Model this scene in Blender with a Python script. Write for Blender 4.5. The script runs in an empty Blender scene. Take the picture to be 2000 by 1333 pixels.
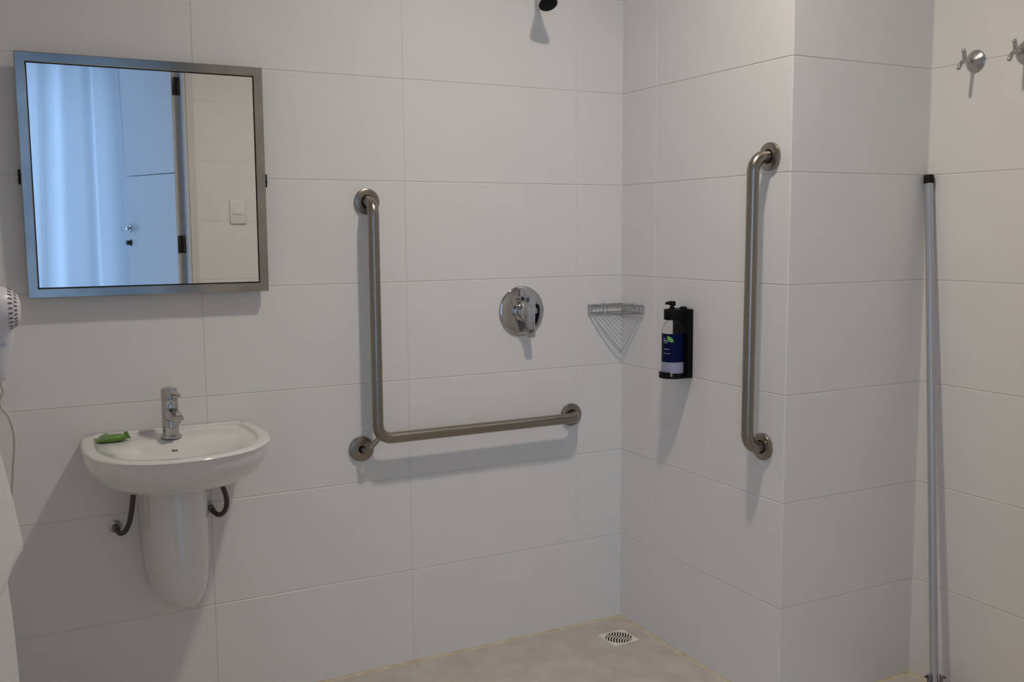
import bpy, bmesh, math, random
from mathutils import Vector, Matrix
random.seed(7)
S = bpy.context.scene
C = S.collection

# ------------------------------------------------------------------ camera
CAM = Vector((-1.8627, -2.7738, 1.3440))
yaw, pitch, roll = 0.4796, -0.1097, -0.0078
fw = Vector((math.sin(yaw)*math.cos(pitch), math.cos(yaw)*math.cos(pitch), math.sin(pitch)))
r0 = Vector((math.cos(yaw), -math.sin(yaw), 0)); u0 = r0.cross(fw)
rt = r0*math.cos(roll) + u0*math.sin(roll); up = -r0*math.sin(roll) + u0*math.cos(roll)
cd = bpy.data.cameras.new('camera'); cam = bpy.data.objects.new('camera', cd); C.objects.link(cam)
cd.sensor_width = 36; cd.lens = 36*1912.75/2000; cd.clip_start = 0.02
cam.matrix_world = Matrix(((rt.x, up.x, -fw.x, CAM.x), (rt.y, up.y, -fw.y, CAM.y), (rt.z, up.z, -fw.z, CAM.z), (0, 0, 0, 1)))
S.camera = cam

# ------------------------------------------------------------------ sky, light, exposure
w = bpy.data.worlds.new('sky'); S.world = w; w.use_nodes = True
bg = w.node_tree.nodes['Background']; bg.inputs[0].default_value = (0.39, 0.62, 1.0, 1); bg.inputs[1].default_value = 5.0
S.view_settings.view_transform = 'Standard'; S.view_settings.look = 'None'
S.view_settings.gamma = 1; S.view_settings.use_curve_mapping = False
S.view_settings.exposure = 0.0
LAMP = (-0.65, -1.155)            # ceiling panel over the shower
LAMP_POWER = 480.0                # radiance of its diffuser
LAMP_SIZE = 0.13
LAMP_COLOR = (1.0, 0.91, 0.80, 1)
# the daylight window of the bedroom behind the camera
PORTAL = bpy.data.lights.new('window_daylight', 'AREA'); PORTAL.shape = 'RECTANGLE'; PORTAL.size = 2.6; PORTAL.size_y = 2.35
PORTAL.cycles.is_portal = True
po = bpy.data.objects.new('window_daylight', PORTAL); C.objects.link(po)
po.location = (-2.25, -4.66, 1.275); po.rotation_euler = (math.radians(90), 0, 0)

# ------------------------------------------------------------------ materials
def mat(name, col, rough=.5, metal=0., spec=.5, coat=0., trans=0., ior=1.5, bump=0., bscale=80., emit=None, es=0., sub=None):
    m = bpy.data.materials.new(name); m.use_nodes = True
    nt = m.node_tree; p = nt.nodes['Principled BSDF']
    p.inputs['Base Color'].default_value = (*col, 1); p.inputs['Roughness'].default_value = rough
    p.inputs['Metallic'].default_value = metal; p.inputs['Specular IOR Level'].default_value = spec
    p.inputs['Coat Weight'].default_value = coat; p.inputs['Coat Roughness'].default_value = .05
    p.inputs['Transmission Weight'].default_value = trans; p.inputs['IOR'].default_value = ior
    if emit: p.inputs['Emission Color'].default_value = emit; p.inputs['Emission Strength'].default_value = es
    if bump:
        tc = nt.nodes.new('ShaderNodeTexCoord'); n = nt.nodes.new('ShaderNodeTexNoise'); b = nt.nodes.new('ShaderNodeBump')
        n.inputs['Scale'].default_value = bscale; n.inputs['Detail'].default_value = 3
        b.inputs['Strength'].default_value = bump; b.inputs['Distance'].default_value = .002
        nt.links.new(tc.outputs['Object'], n.inputs['Vector']); nt.links.new(n.outputs['Fac'], b.inputs['Height'])
        nt.links.new(b.outputs['Normal'], p.inputs['Normal'])
    return m
def vary(m, c1, c2, scale, detail=5, stretch=None, coord='Object'):
    nt = m.node_tree; p = nt.nodes['Principled BSDF']
    tc = nt.nodes.new('ShaderNodeTexCoord'); n = nt.nodes.new('ShaderNodeTexNoise'); r = nt.nodes.new('ShaderNodeValToRGB')
    n.inputs['Scale'].default_value = scale; n.inputs['Detail'].default_value = detail
    r.color_ramp.elements[0].position = .35; r.color_ramp.elements[1].position = .68
    r.color_ramp.elements[0].color = (*c1, 1); r.color_ramp.elements[1].color = (*c2, 1)
    src = tc.outputs[coord]
    if stretch:
        mp = nt.nodes.new('ShaderNodeMapping'); mp.inputs['Scale'].default_value = stretch
        nt.links.new(src, mp.inputs['Vector']); src = mp.outputs['Vector']
    nt.links.new(src, n.inputs['Vector']); nt.links.new(n.outputs['Fac'], r.inputs['Fac']); nt.links.new(r.outputs['Color'], p.inputs['Base Color'])
    return m
TILE = vary(mat('wall_tile_glaze', (.82, .80, .77), .33, spec=.42), (.81, .79, .765), (.83, .81, .785), 6)
GROUT = mat('grout', (.78, .75, .70), .7)
FLOORT = vary(mat('floor_tile_stone', (.42, .38, .33), .5, spec=.3), (.51, .465, .415), (.60, .55, .49), 12, 9)
CAULK = vary(mat('floor_caulk', (.62, .53, .38), .6), (.57, .475, .31), (.70, .63, .49), 20)
PAINT = mat('white_ceiling_paint', (.88, .87, .85), .8)
BEDP = mat('bedroom_paint', (.62, .62, .62), .8)
STEEL = vary(mat('brushed_steel', (.31, .275, .235), .31, 1.), (.295, .265, .228), (.33, .295, .255), 4, 6, (1, 1, 60))
FRAMES = vary(mat('satin_steel_frame', (.4, .39, .36), .14, 1.), (.34, .33, .31), (.46, .44, .41), 8, 6)
CHROME = mat('chrome', (.52, .52, .53), .05, 1.)
CHROME2 = mat('chrome_satin', (.50, .49, .48), .24, 1.)
BLACK = mat('black_plastic', (.003, .003, .0035), .5, spec=.15)
RUBBER = mat('black_rubber', (.004, .004, .004), .6, spec=.25)
CERAMIC = mat('white_ceramic', (.80, .79, .765), .12, spec=.5, coat=.4)
HOSE = mat('dark_braided_hose', (.085, .072, .055), .45, .5, bump=.6, bscale=500)
BRASS = mat('dull_valve_metal', (.20, .18, .14), .3, 1.)
MIRROR = mat('mirror_silver', (.93, .945, .94), .0, 1.)
GREEN = vary(mat('green_wrapper', (.10, .24, .02), .25, coat=.3, bump=.5, bscale=160), (.075, .20, .012), (.14, .31, .03), 40)
PALEG = mat('pale_green_print', (.19, .29, .13), .4)
ALU = mat('painted_aluminium', (.52, .54, .57), .33, .75)
WPLAST = mat('white_plastic', (.74, .71, .74), .35)
CORD = mat('beige_cord', (.66, .63, .56), .5)
GREYD = mat('grey_print', (.07, .07, .07), .5)
IVORY = mat('ivory_plastic', (.88, .82, .74), .4)
DARKH = mat('drain_dark', (.02, .016, .011), .9, spec=.1)
TOWEL = mat('white_terry', (.74, .73, .72), .95, spec=.1, bump=1.0, bscale=420)
DOORM = mat('white_door_laminate', (.72, .74, .76), .45)
DEDGE = mat('door_edge_band', (.60, .57, .54), .5)
TRIMW = mat('white_trim', (.68, .66, .63), .45)
HINGE = mat('dark_bronze_hinge', (.06, .055, .045), .4, .8)
SWITCH = mat('switch_plastic', (.80, .79, .76), .35)
BLUEL = mat('navy_label', (.002, .0035, .042), .5, spec=.12)
WHITEL = mat('white_print', (.62, .62, .66), .5)
GREENL = mat('green_print', (.16, .50, .10), .45)
REDP = mat('red_print', (.16, .05, .045), .4)
BLUEP = mat('blue_print', (.06, .08, .20), .4)
GLASSP = mat('clear_plastic', (.93, .93, .92), .03, trans=1., ior=1.10)
GREYP = mat('grey_plastic', (.20, .20, .195), .5)
WOODF = mat('bedroom_floor', (.30, .27, .24), .5)
LAMPM = mat('lamp_diffuser', (.8, .8, .8), .5, emit=LAMP_COLOR, es=LAMP_POWER)
PANE = bpy.data.materials.new('window_glass'); PANE.use_nodes = True
_n = PANE.node_tree; _n.nodes.clear(); _o = _n.nodes.new('ShaderNodeOutputMaterial'); _t = _n.nodes.new('ShaderNodeBsdfTransparent')
_g = _n.nodes.new('ShaderNodeBsdfGlossy'); _g.inputs['Roughness'].default_value = .0; _m = _n.nodes.new('ShaderNodeMixShader'); _m.inputs[0].default_value = .06
_n.links.new(_t.outputs[0], _m.inputs[1]); _n.links.new(_g.outputs[0], _m.inputs[2]); _n.links.new(_m.outputs[0], _o.inputs[0])
CURT = bpy.data.materials.new('white_curtain_fabric'); CURT.use_nodes = True
_n = CURT.node_tree; _n.nodes.clear(); _o = _n.nodes.new('ShaderNodeOutputMaterial'); _d = _n.nodes.new('ShaderNodeBsdfDiffuse'); _t = _n.nodes.new('ShaderNodeBsdfTranslucent')
_m = _n.nodes.new('ShaderNodeMixShader'); _m.inputs[0].default_value = .26; _d.inputs[0].default_value = (.60, .61, .62, 1); _t.inputs[0].default_value = (.72, .74, .76, 1)
_n.links.new(_d.outputs[0], _m.inputs[1]); _n.links.new(_t.outputs[0], _m.inputs[2]); _n.links.new(_m.outputs[0], _o.inputs[0])
# label with white chevron pattern on its lower part (flat print)
CHEV = bpy.data.materials.new('chevron_print'); CHEV.use_nodes = True
_n = CHEV.node_tree; _p = _n.nodes['Principled BSDF']; _p.inputs['Roughness'].default_value = .4
_uv = _n.nodes.new('ShaderNodeTexCoord'); _s = _n.nodes.new('ShaderNodeSeparateXYZ'); _n.links.new(_uv.outputs['UV'], _s.inputs[0])
def mth(op, a, b=None):
    q = _n.nodes.new('ShaderNodeMath'); q.operation = op
    for i, v in enumerate((a, b)):
        if v is None: continue
        if isinstance(v, (int, float)): q.inputs[i].default_value = v
        else: _n.links.new(v, q.inputs[i])
    return q.outputs[0]
_zig = mth('ABSOLUTE', mth('SUBTRACT', mth('FRACT', mth('MULTIPLY', _s.outputs[0], 18.0)), .5))
_band = mth('FRACT', mth('ADD', mth('MULTIPLY', _s.outputs[1], 9.0), _zig))
_mask = mth('LESS_THAN', _band, .5)
_mix = _n.nodes.new('ShaderNodeMix'); _mix.data_type = 'RGBA'; _n.links.new(_mask, _mix.inputs[0])
_mix.inputs[6].default_value = (.03, .045, .17, 1); _mix.inputs[7].default_value = (.62, .63, .70, 1)
_n.links.new(_mix.outputs[2], _p.inputs['Base Color'])

# ------------------------------------------------------------------ helpers
def finish(bm, smooth=True, angle=35):
    bmesh.ops.remove_doubles(bm, verts=bm.verts, dist=1e-6)
    bmesh.ops.recalc_face_normals(bm, faces=bm.faces)
    if smooth:
        for f in bm.faces: f.smooth = True
        for e in bm.edges:
            if len(e.link_faces) == 2:
                try: a = e.calc_face_angle()
                except ValueError: a = 0
                e.smooth = a < math.radians(angle)
def mesh(name, bm, m, smooth=True, angle=35, fix=True):
    if fix: finish(bm, smooth, angle)
    me = bpy.data.meshes.new(name); bm.to_mesh(me); bm.free()
    me.materials.append(m); return me
def link(name, me, parent=None, loc=None):
    o = bpy.data.objects.new(name, me); C.objects.link(o)
    if parent is not None:
        o.parent = parent
        if parent.type == 'EMPTY': o.matrix_parent_inverse = Matrix.Translation(-parent.location)
    if loc is not None: o.location = loc
    return o
def obj(name, bm, m, parent=None, smooth=True, angle=35, label=None):
    o = link(name, mesh(name, bm, m, smooth, angle), parent)
    if label: o['label'] = label
    return o
def tag(o, label, cat, group=None):
    o['label'] = label; o['category'] = cat
    if group: o['group'] = group
    return o
def thing(name, loc, label, cat, group=None):
    o = bpy.data.objects.new(name, None); C.objects.link(o); o.location = loc; o.empty_display_size = .05
    return tag(o, label, cat, group)
def struct(o): o['kind'] = 'structure'; return o
def dup(root, delta, label=None):
    r = root.copy(); C.objects.link(r); r.location = root.location + Vector(delta)
    if label: r['label'] = label
    for ch in list(root.children):
        c = ch.copy(); C.objects.link(c); c.parent = r; c.matrix_parent_inverse = ch.matrix_parent_inverse.copy()
        for g in list(ch.children):
            d = g.copy(); C.objects.link(d); d.parent = c
    return r
def box(bm, lo, hi, bev=0., seg=2):
    v = bmesh.ops.create_cube(bm, size=1)['verts']
    lo, hi = Vector(lo), Vector(hi)
    for q in v: q.co = Vector(((q.co[i]+.5)*(hi[i]-lo[i])+lo[i] for i in range(3)))
    if bev:
        es = list({e for q in v for e in q.link_edges})
        v2 = bmesh.ops.bevel(bm, geom=es, offset=bev, segments=seg, profile=.5, affect='EDGES')['verts']
        return list({x for x in v2} | {x for x in v if x.is_valid})
    return v
def xf(verts, M):
    for q in verts: q.co = M @ q.co
def frame(d):
    d = d.normalized(); a = Vector((0, 0, 1)) if abs(d.z) < .9 else Vector((0, 1, 0))
    x = a.cross(d).normalized(); return x, d.cross(x), d
def lathe(bm, prof, org, axis, n=40, cap=True):
    """prof: list of (radius, distance along axis)"""
    x, y, d = frame(Vector(axis)); org = Vector(org); rings = []
    for r, h in prof:
        if r < 1e-6: rings.append([bm.verts.new(org + d*h)])
        else: rings.append([bm.verts.new(org + d*h + (x*math.cos(2*math.pi*i/n) + y*math.sin(2*math.pi*i/n))*r) for i in range(n)])
    for a, b in zip(rings, rings[1:]):
        if len(a) == 1 and len(b) == 1: continue
        for i in range(n):
            j = (i+1) % n
            if len(a) == 1: bm.faces.new((a[0], b[i], b[j]))
            elif len(b) == 1: bm.faces.new((a[i], a[j], b[0]))
            else: bm.faces.new((a[i], a[j], b[j], b[i]))
    if cap:
        for r in (rings[0], rings[-1]):
            if len(r) > 1: bm.faces.new(r)
    return [v for r in rings for v in r]
def rounded(pts, R, n=8):
    """polyline with its corners turned into arcs of radius R"""
    P = [Vector(p) for p in pts]; out = [P[0]]
    for a, b, c in zip(P, P[1:], P[2:]):
        d1, d2 = (a-b).normalized(), (c-b).normalized(); ang = d1.angle(d2)
        t = R/math.tan(ang/2); cen = b + (d1+d2).normalized()*(R/math.sin(ang/2))
        s, e = b+d1*t, b+d2*t
        v1, v2 = (s-cen), (e-cen); tot = v1.angle(v2); ax = v1.cross(v2).normalized()
        for k in range(n+1): out.append(cen + Matrix.Rotation(tot*k/n, 3, ax) @ v1)
    out.append(P[-1]); return out
def smooth_path(pts, n=8):
    P = [Vector(p) for p in pts]; P = [2*P[0]-P[1]] + P + [2*P[-1]-P[-2]]; out = []
    for i in range(1, len(P)-2):
        for k in range(n):
            t = k/n; a, b, c, d = P[i-1:i+3]
            out.append(.5*((2*b) + (c-a)*t + (2*a-5*b+4*c-d)*t*t + (3*b-a-3*c+d)*t**3))
    out.append(P[-2]); return out
def tube(bm, pts, r, n=20, cap=True):
    P = [Vector(p) for p in pts]; T = []
    for i in range(len(P)):
        t = (P[min(i+1, len(P)-1)] - P[max(i-1, 0)]).normalized(); T.append(t)
    x, y, d = frame(T[0]); rings = []
    for i, p in enumerate(P):
        if i:
            q = T[i-1].rotation_difference(T[i]); x = q @ x
        x = (x - T[i]*x.dot(T[i])).normalized(); y = T[i].cross(x); rr = r(i/(len(P)-1)) if callable(r) else r
        rings.append([bm.verts.new(p + (x*math.cos(2*math.pi*k/n) + y*math.sin(2*math.pi*k/n))*rr) for k in range(n)])
    for a, b in zip(rings, rings[1:]):
        for i in range(n):
            j = (i+1) % n; bm.faces.new((a[i], a[j], b[j], b[i]))
    if cap: bm.faces.new(rings[0]); bm.faces.new(rings[-1])
def loft(bm, loops, cap0=False, cap1=False):
    R = [[bm.verts.new(p) for p in l] for l in loops]; n = len(R[0])
    for a, b in zip(R, R[1:]):
        for i in range(n):
            j = (i+1) % n; bm.faces.new((a[i], a[j], b[j], b[i]))
    if cap0: bm.faces.new(R[0])
    if cap1: bm.faces.new(R[-1])
def prism(bm, poly, d):
    """flat polygon (list of 3D points) extruded by vector d"""
    a = [bm.verts.new(Vector(p)) for p in poly]; b = [bm.verts.new(Vector(p)+Vector(d)) for p in poly]; n = len(a)
    bm.faces.new(a); bm.faces.new(b)
    for i in range(n): bm.faces.new((a[i], a[(i+1) % n], b[(i+1) % n], b[i]))
N = bmesh.new

# ------------------------------------------------------------------ setting
H = .30; TOP = 2.90; W = .5243; YC = -.7929; XL = -2.02; YF = -2.50
GAP = .0022; CH = .0010; TH = .008
tile_cache = {}
def tile_mesh(du, dv):
    k = (round(du, 4), round(dv, 4))
    if k in tile_cache: return tile_cache[k]
    bm = N()                                                        # local: u right, v up, front at +n = 0, back at -TH
    def ring(i, n): return [bm.verts.new(p) for p in ((i, i, n), (du-i, i, n), (du-i, dv-i, n), (i, dv-i, n))]
    a, b, c = ring(CH, 0), ring(0, -CH*.9), ring(0, -TH)
    bm.faces.new(a)
    for p, q in ((b, a), (c, b)):
        for i in range(4): bm.faces.new((p[i], p[(i+1) % 4], q[(i+1) % 4], q[i]))
    tile_cache[k] = mesh('tile', bm, TILE, smooth=False); return tile_cache[k]
def tile_floor_mesh(du, dv):
    me = tile_mesh(du, dv).copy(); me.materials[0] = FLOORT; return me
def tiles(parent, org, u, v, n, us, vs, mk=tile_mesh, skip=None):
    u, v, n = Vector(u), Vector(v), Vector(n); R = Matrix((u, v, n)).transposed().to_4x4()
    for a, b in zip(us, us[1:]):
        for c, d in zip(vs, vs[1:]):
            if skip and skip(a, b, c, d): continue
            g = GAP/2
            o = link('tile', mk(b-a-GAP, d-c-GAP), parent)
            o.matrix_local = Matrix.Translation(Vector(org) + u*(a+g) + v*(c+g)) @ R
ROWS = [i*H for i in range(10)] + [TOP]
GR = .0014                                                          # grout lies this deep
def wallbox(name, lo, hi, m=GROUT):
    bm = N(); box(bm, lo, hi); return struct(obj(name, bm, m, smooth=False))
wb = wallbox('wall_back', (XL-.1, GR, 0), (0, .1, TOP))
tiles(wb, (0, 0, 0), (1, 0, 0), (0, 0, 1), (0, -1, 0), [XL, -1.978, -1.378, -.7784, -.1797, 0], ROWS)
wc = wallbox('wall_column', (GR, YC+GR, 0), (W+.1, .1, TOP))
tiles(wc, (0, 0, 0), (0, -1, 0), (0, 0, 1), (-1, 0, 0), [0, .1929, -YC], ROWS)
tiles(wc, (0, YC, 0), (1, 0, 0), (0, 0, 1), (0, -1, 0), [0, W], ROWS)
wr = wallbox('wall_right', (W+GR, YF-.1, 0), (W+.1, YC, TOP))
tiles(wr, (W, YC, 0), (0, -1, 0), (0, 0, 1), (-1, 0, 0), [0, .6, 1.2, -YF+YC], ROWS)
wl = wallbox('wall_left', (XL-.1, YF-.1, 0), (XL-GR, GR, TOP))
tiles(wl, (XL, YF, 0), (0, 1, 0), (0, 0, 1), (1, 0, 0), [0, .1, .7, 1.3, 1.9, 2.5], ROWS)
# front wall with the doorway the camera looks through
DX0, DX1, DZ = -1.955, -.999, 2.46
bm = N(); yb = YF-.09
box(bm, (DX1, yb, 0), (W+.1, YF-GR, TOP)); box(bm, (XL-.1, yb, 0), (DX0, YF-GR, TOP)); box(bm, (DX0, yb, DZ), (DX1, YF-GR, TOP))
wf = struct(obj('wall_front', bm, GROUT, smooth=False))
FR = [0, .155] + [.155+.30*i for i in range(1, 9)] + [TOP]
tiles(wf, (W, YF, 0), (-1, 0, 0), (0, 0, 1), (0, 1, 0), [0, .45, 1.05, W-DX1-.0], FR)
bm = N(); box(bm, (XL-.1, -2.7, -.1), (W+.1, .1, -GR)); fl = struct(obj('floor', bm, GROUT, smooth=False))
tiles(fl, (0, 0, 0), (1, 0, 0), (0, 1, 0), (0, 0, 1), [XL, -1.58, -.78, .02, W], [YF, -2.3, -1.5, -.7, 0], tile_floor_mesh)
bm = N(); box(bm, (XL-.1, YF-.09, TOP), (W+.1, .1, TOP+.08)); struct(obj('ceiling', bm, PAINT, smooth=False))
# caulk fillets where the walls meet the floor
def fillet(name, pts, inward):
    bm = N(); loops = []
    for p, d in zip(pts, inward):
        p, d = Vector(p), Vector(d); r = .007
        loops.append([p, p+Vector((0, 0, r)), p+d*r*.35+Vector((0, 0, r*.35)), p+d*r])
    R = [[bm.verts.new(q) for q in l] for l in loops]
    for a, b in zip(R, R[1:]):
        for i in range(4): bm.faces.new((a[i], a[(i+1) % 4], b[(i+1) % 4], b[i]))
    bm.faces.new(R[0]); bm.faces.new(R[-1])
    struct(obj(name, bm, CAULK, smooth=False))
fillet('trim_1', [(XL, 0, 0), (-1.2, 0, 0), (0, 0, 0), (0, -.4, 0), (0, YC, 0), (W, YC, 0), (W, YF, 0)],
       [(1, -1, 0), (0, -1, 0), (-1, -1, 0), (-1, 0, 0), (-1, -1, 0), (-1, -1, 0), (-1, 1, 0)])
bm = N()
for x, y in ((0, 0), (W, YC), (W, YF)):
    sx, sy = -1, (-1 if y != YF else 1); r = .0035
    prism(bm, [(x, y, 0), (x+sx*r, y, 0), (x+sx*r*.4, y+sy*r*.4, 0), (x, y+sy*r, 0)], (0, 0, TOP))
struct(obj('trim_3', bm, GROUT, smooth=False))
# door frame
bm = N()
box(bm, (DX1-.010, yb-.006, 0), (DX1, YF+.006, DZ), .002); box(bm, (DX0, yb-.006, 0), (DX0+.02, YF+.006, DZ), .002); box(bm, (DX0+.02, yb-.006, DZ-.03), (DX1-.010, YF+.006, DZ), .002)
box(bm, (DX1, YF, 0), (DX1+.036, YF+.012, DZ+.055), .003); box(bm, (DX0-.055, YF, 0), (DX0, YF+.012, DZ+.055), .003); box(bm, (DX0, YF, DZ), (DX1, YF+.012, DZ+.055), .003)
struct(obj('trim_2', bm, TRIMW, smooth=False))

# ------------------------------------------------------------------ bedroom behind the camera (seen in the mirror)
BY, BX0, BX1, BT = -4.60, -4.3, .6, 2.90
bm = N(); box(bm, (BX0-.1, BY-.1, -.1), (BX1+.1, -2.7, -.002)); struct(obj('floor', bm, WOODF, smooth=False))
bm = N(); box(bm, (BX0-.1, BY-.1, BT), (BX1+.1, yb, BT+.1)); struct(obj('ceiling', bm, PAINT, smooth=False))
bm = N(); box(bm, (BX0-.1, BY-.1, -.1), (BX0, yb, BT)); box(bm, (BX0-.1, yb, -.1), (XL-.1, yb+.05, BT)); struct(obj('wall_bedroom_left', bm, BEDP, smooth=False))
bm = N(); box(bm, (BX1, BY-.1, -.1), (BX1+.1, yb+.1, BT)); box(bm, (XL-.1, yb, TOP), (BX1+.1, yb+.05, BT)); struct(obj('wall_bedroom_right', bm, BEDP, smooth=False))
WX0, WX1, WZ0, WZ1 = -3.55, -0.95, .1, 2.45
bm = N(); box(bm, (BX0-.1, BY-.1, 0), (WX0, BY, BT)); box(bm, (WX1, BY-.1, 0), (BX1+.1, BY, BT)); box(bm, (WX0, BY-.1, 0), (WX1, BY, WZ0)); box(bm, (WX0, BY-.1, WZ1), (WX1, BY, BT))
struct(obj('wall_bedroom_back', bm, BEDP, smooth=False))
bm = N()
for x in (WX0, (WX0+WX1)/2-.025, WX1-.05): box(bm, (x, BY-.08, WZ0), (x+.05, BY-.04, WZ1))
for z in (WZ0, WZ1-.05): box(bm, (WX0, BY-.08, z), (WX1, BY-.04, z+.05))
win = struct(obj('window_1', bm, TRIMW, smooth=False))
for k in range(2):
    a = WX0+.05 + k*(WX1-WX0)/2; b = WX0-.025 + (k+1)*(WX1-WX0)/2
    bm = N(); box(bm, (a, BY-.063, WZ0+.05), (b, BY-.057, WZ1-.05)); obj('pane', bm, PANE, win, smooth=False)

# ------------------------------------------------------------------ ceiling lamp over the shower
hs = LAMP_SIZE/2
t = thing('ceiling_light', (LAMP[0], LAMP[1], TOP-.02), 'small square ceiling lamp above the shower, with a deep rim added to limit its light', 'lamp')
bm = N(); fr = hs+.006; zr = TOP-.052  # unseen deep rim, added to hold lamp light off the upper walls
for lo, hi in (((-fr, -fr), (fr, -hs)), ((-fr, hs), (fr, fr)), ((-fr, -hs), (-hs, hs)), ((hs, -hs), (fr, hs))):
    box(bm, (LAMP[0]+lo[0], LAMP[1]+lo[1], zr), (LAMP[0]+hi[0], LAMP[1]+hi[1], TOP))
obj('cutoff_rim', bm, GREYP, t, smooth=False)
bm = N(); vs = [bm.verts.new((LAMP[0]+sx*hs, LAMP[1]+sy*hs, TOP-.004)) for sx, sy in ((-1, -1), (-1, 1), (1, 1), (1, -1))]; bm.faces.new(vs)
me = mesh('diffuser', bm, LAMPM, smooth=False, fix=False); link('diffuser', me, t)

# ------------------------------------------------------------------ wall mirror
MX, MY, MZ, MW, MH, TILT = -1.5052, -.040, 1.4927, .6011, .6048, .0128
MT = Matrix.Translation((MX, MY, MZ)) @ Matrix.Rotation(TILT, 4, 'X')
t = thing('wall_mirror', (MX, 0, MZ), 'square wall mirror in a satin steel frame above the washbasin', 'mirror')
FW, FD = .024, .022
hw, hh = MW/2, MH/2
def rail(a, b, ia, ib):
    bm = N(); e = .002
    loops = []
    for o_, i_ in ((a, ia), (b, ib)):
        o_, i_ = Vector((o_[0], 0, o_[1])), Vector((i_[0], 0, i_[1])); m_ = (i_-o_)
        loops.append([o_+Vector((0, FD, 0)), o_+Vector((0, e, 0)), o_+m_*.08, i_-m_*.08, i_+Vector((0, e, 0)), i_+Vector((0, FD, 0))])
    R = [[bm.verts.new(MT @ (p-Vector((0, FD/2, 0)))) for p in l] for l in loops]
    for i in range(6): bm.faces.new((R[0][i], R[0][(i+1) % 6], R[1][(i+1) % 6], R[1][i]))
    bm.faces.new(R[0]); bm.faces.new(R[1])
    return obj('frame_rail', bm, FRAMES, t, smooth=False)
o4 = [(-hw, hh), (hw, hh), (hw, -hh), (-hw, -hh)]; i4 = [(-hw+FW, hh-FW), (hw-FW, hh-FW), (hw-FW, -hh+FW), (-hw+FW, -hh+FW)]
for k in range(4): rail(o4[k], o4[(k+1) % 4], i4[k], i4[(k+1) % 4])
bm = N(); v = box(bm, (-hw+FW+.0025, -.0065, -hh+FW+.0025), (hw-FW-.0025, -.002, hh-FW-.0025)); xf(v, MT); obj('mirror_glass', bm, MIRROR, t, smooth=False)
bm = N(); v = box(bm, (-hw+FW-.004, -.0015, -hh+FW-.004), (hw-FW+.004, .0085, hh-FW+.004)); xf(v, MT); obj('backing_board', bm, RUBBER, t, smooth=False)
for s in (-1, 1):
    bm = N(); x = MX+s*(hw+.0035)
    box(bm, (x-.0025, MY-.004, MZ-.0175), (x+.0025, 0, MZ+.0175), .001); br = obj('pivot_bracket', bm, RUBBER, t)
    bm = N(); lathe(bm, [(.0, 0), (.004, 0), (.004, .006), (.0028, .008), (0, .008)], (x, MY+.012, MZ-.002), (s, 0, 0), 14); obj('screw', bm, CHROME2, br)

# ------------------------------------------------------------------ washbasin
BXC = -1.484
def dloop(ab, a, yb_, yc, b, n, skew=0., z=0., rc=.02):
    """D-shaped plan outline: straight back at yb_, widest (a) at yc, front at yc-b; ab = half width at the back"""
    pts = []
    NF, NS, NB = 64, 8, 20
    for i in range(NF+1):
        th = math.pi*i/NF; c, s = math.cos(th), math.sin(th)
        x = a*math.copysign(abs(c)**(2/n), c); y = yc - b*abs(s)**(2/n); pts.append((x, y))
    for i in range(1, NS):                      # left side to the back corner
        f = i/NS; pts.append((-(a+(ab-a)*f*f), yc+(yb_-rc-yc)*f))
    for i in range(NB+1):
        f = i/NB; x = -ab + 2*ab*f; d = min(f, 1-f)*2*ab
        yy = yb_ - (rc - math.sqrt(max(rc*rc-(rc-d)**2, 0)) if d < rc else 0)
        pts.append((x, yy))
    for i in range(1, NS):
        f = 1-i/NS; pts.append((a+(ab-a)*f*f, yc+(yb_-rc-yc)*f))
    return [Vector((BXC+x, y + skew*x*max(0, min(1, -y/.3)), z)) for x, y in pts]
ZR = .8245
t = thing('washbasin', (BXC, 0, .69), 'white ceramic wall-hung washbasin under the mirror', 'washbasin')
SK = .055
loops = []
for k in range(0, 13):                          # outside of the bowl, from the bottom up
    ph = math.pi/2*k/12; s = math.sin(ph) ; c = math.cos(ph)
    z = .690 + (ZR-.010-.690)*(1-c)
    q = .16 + .84*s**.85
    loops.append(dloop(.214*q, .228*q, -.002, -.02-.15*q, .262*(q**.8), 2.3, SK, z, .004))
for ex, z in ((-.0015, ZR-.005), (-.004, ZR-.0015), (-.008, ZR)):
    loops.append(dloop(.214+ex, .230+ex, -.003, -.17, .271+ex, 2.3, SK, z, .006))
loops.append(dloop(.188, .199, -.016, -.17, .240, 2.35, SK, ZR, .02))
loops.append(dloop(.186, .1965, -.018, -.17, .2375, 2.35, SK, ZR-.0012, .02))
loops.append(dloop(.1845, .1945, -.0195, -.17, .236, 2.4, SK, ZR-.006, .02))
loops.append(dloop(.180, .191, -.026, -.17, .232, 2.4, SK, ZR-.0085, .03))
inner = dloop(.178, .189, -.032, -.17, .229, 2.4, SK, 0, .055); cen = Vector((BXC, -.245, 0))
for q in (1, .95, .9, .84, .77, .69, .6, .5, .4, .3, .2, .1):       # the bowl sinks smoothly from the tap deck and the rim
    lp = []
    for b in inner:
        p = cen + (b-cen)*q; ty = max(0., min(1., (-p.y-.085)/.15)); ty = ty*ty*(3-2*ty)
        f = 1-q; g = f*f*(3-2*f)
        lp.append(Vector((p.x, p.y, ZR-.0095-.006*f-.090*g**.8*ty)))
    loops.append(lp)
bm = N(); loft(bm, loops, True, True); obj('bowl', bm, CERAMIC, t, angle=50)
bm = N(); lathe(bm, [(0, 0), (.020, 0), (.020, .002), (.014, .0035), (0, .0035)], (BXC, -.245, ZR-.1040), (0, 0, 1), 24); obj('drain_ring', bm, CHROME, t)
bm = N()                                        # the small dark maker's mark, too small to read
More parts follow.
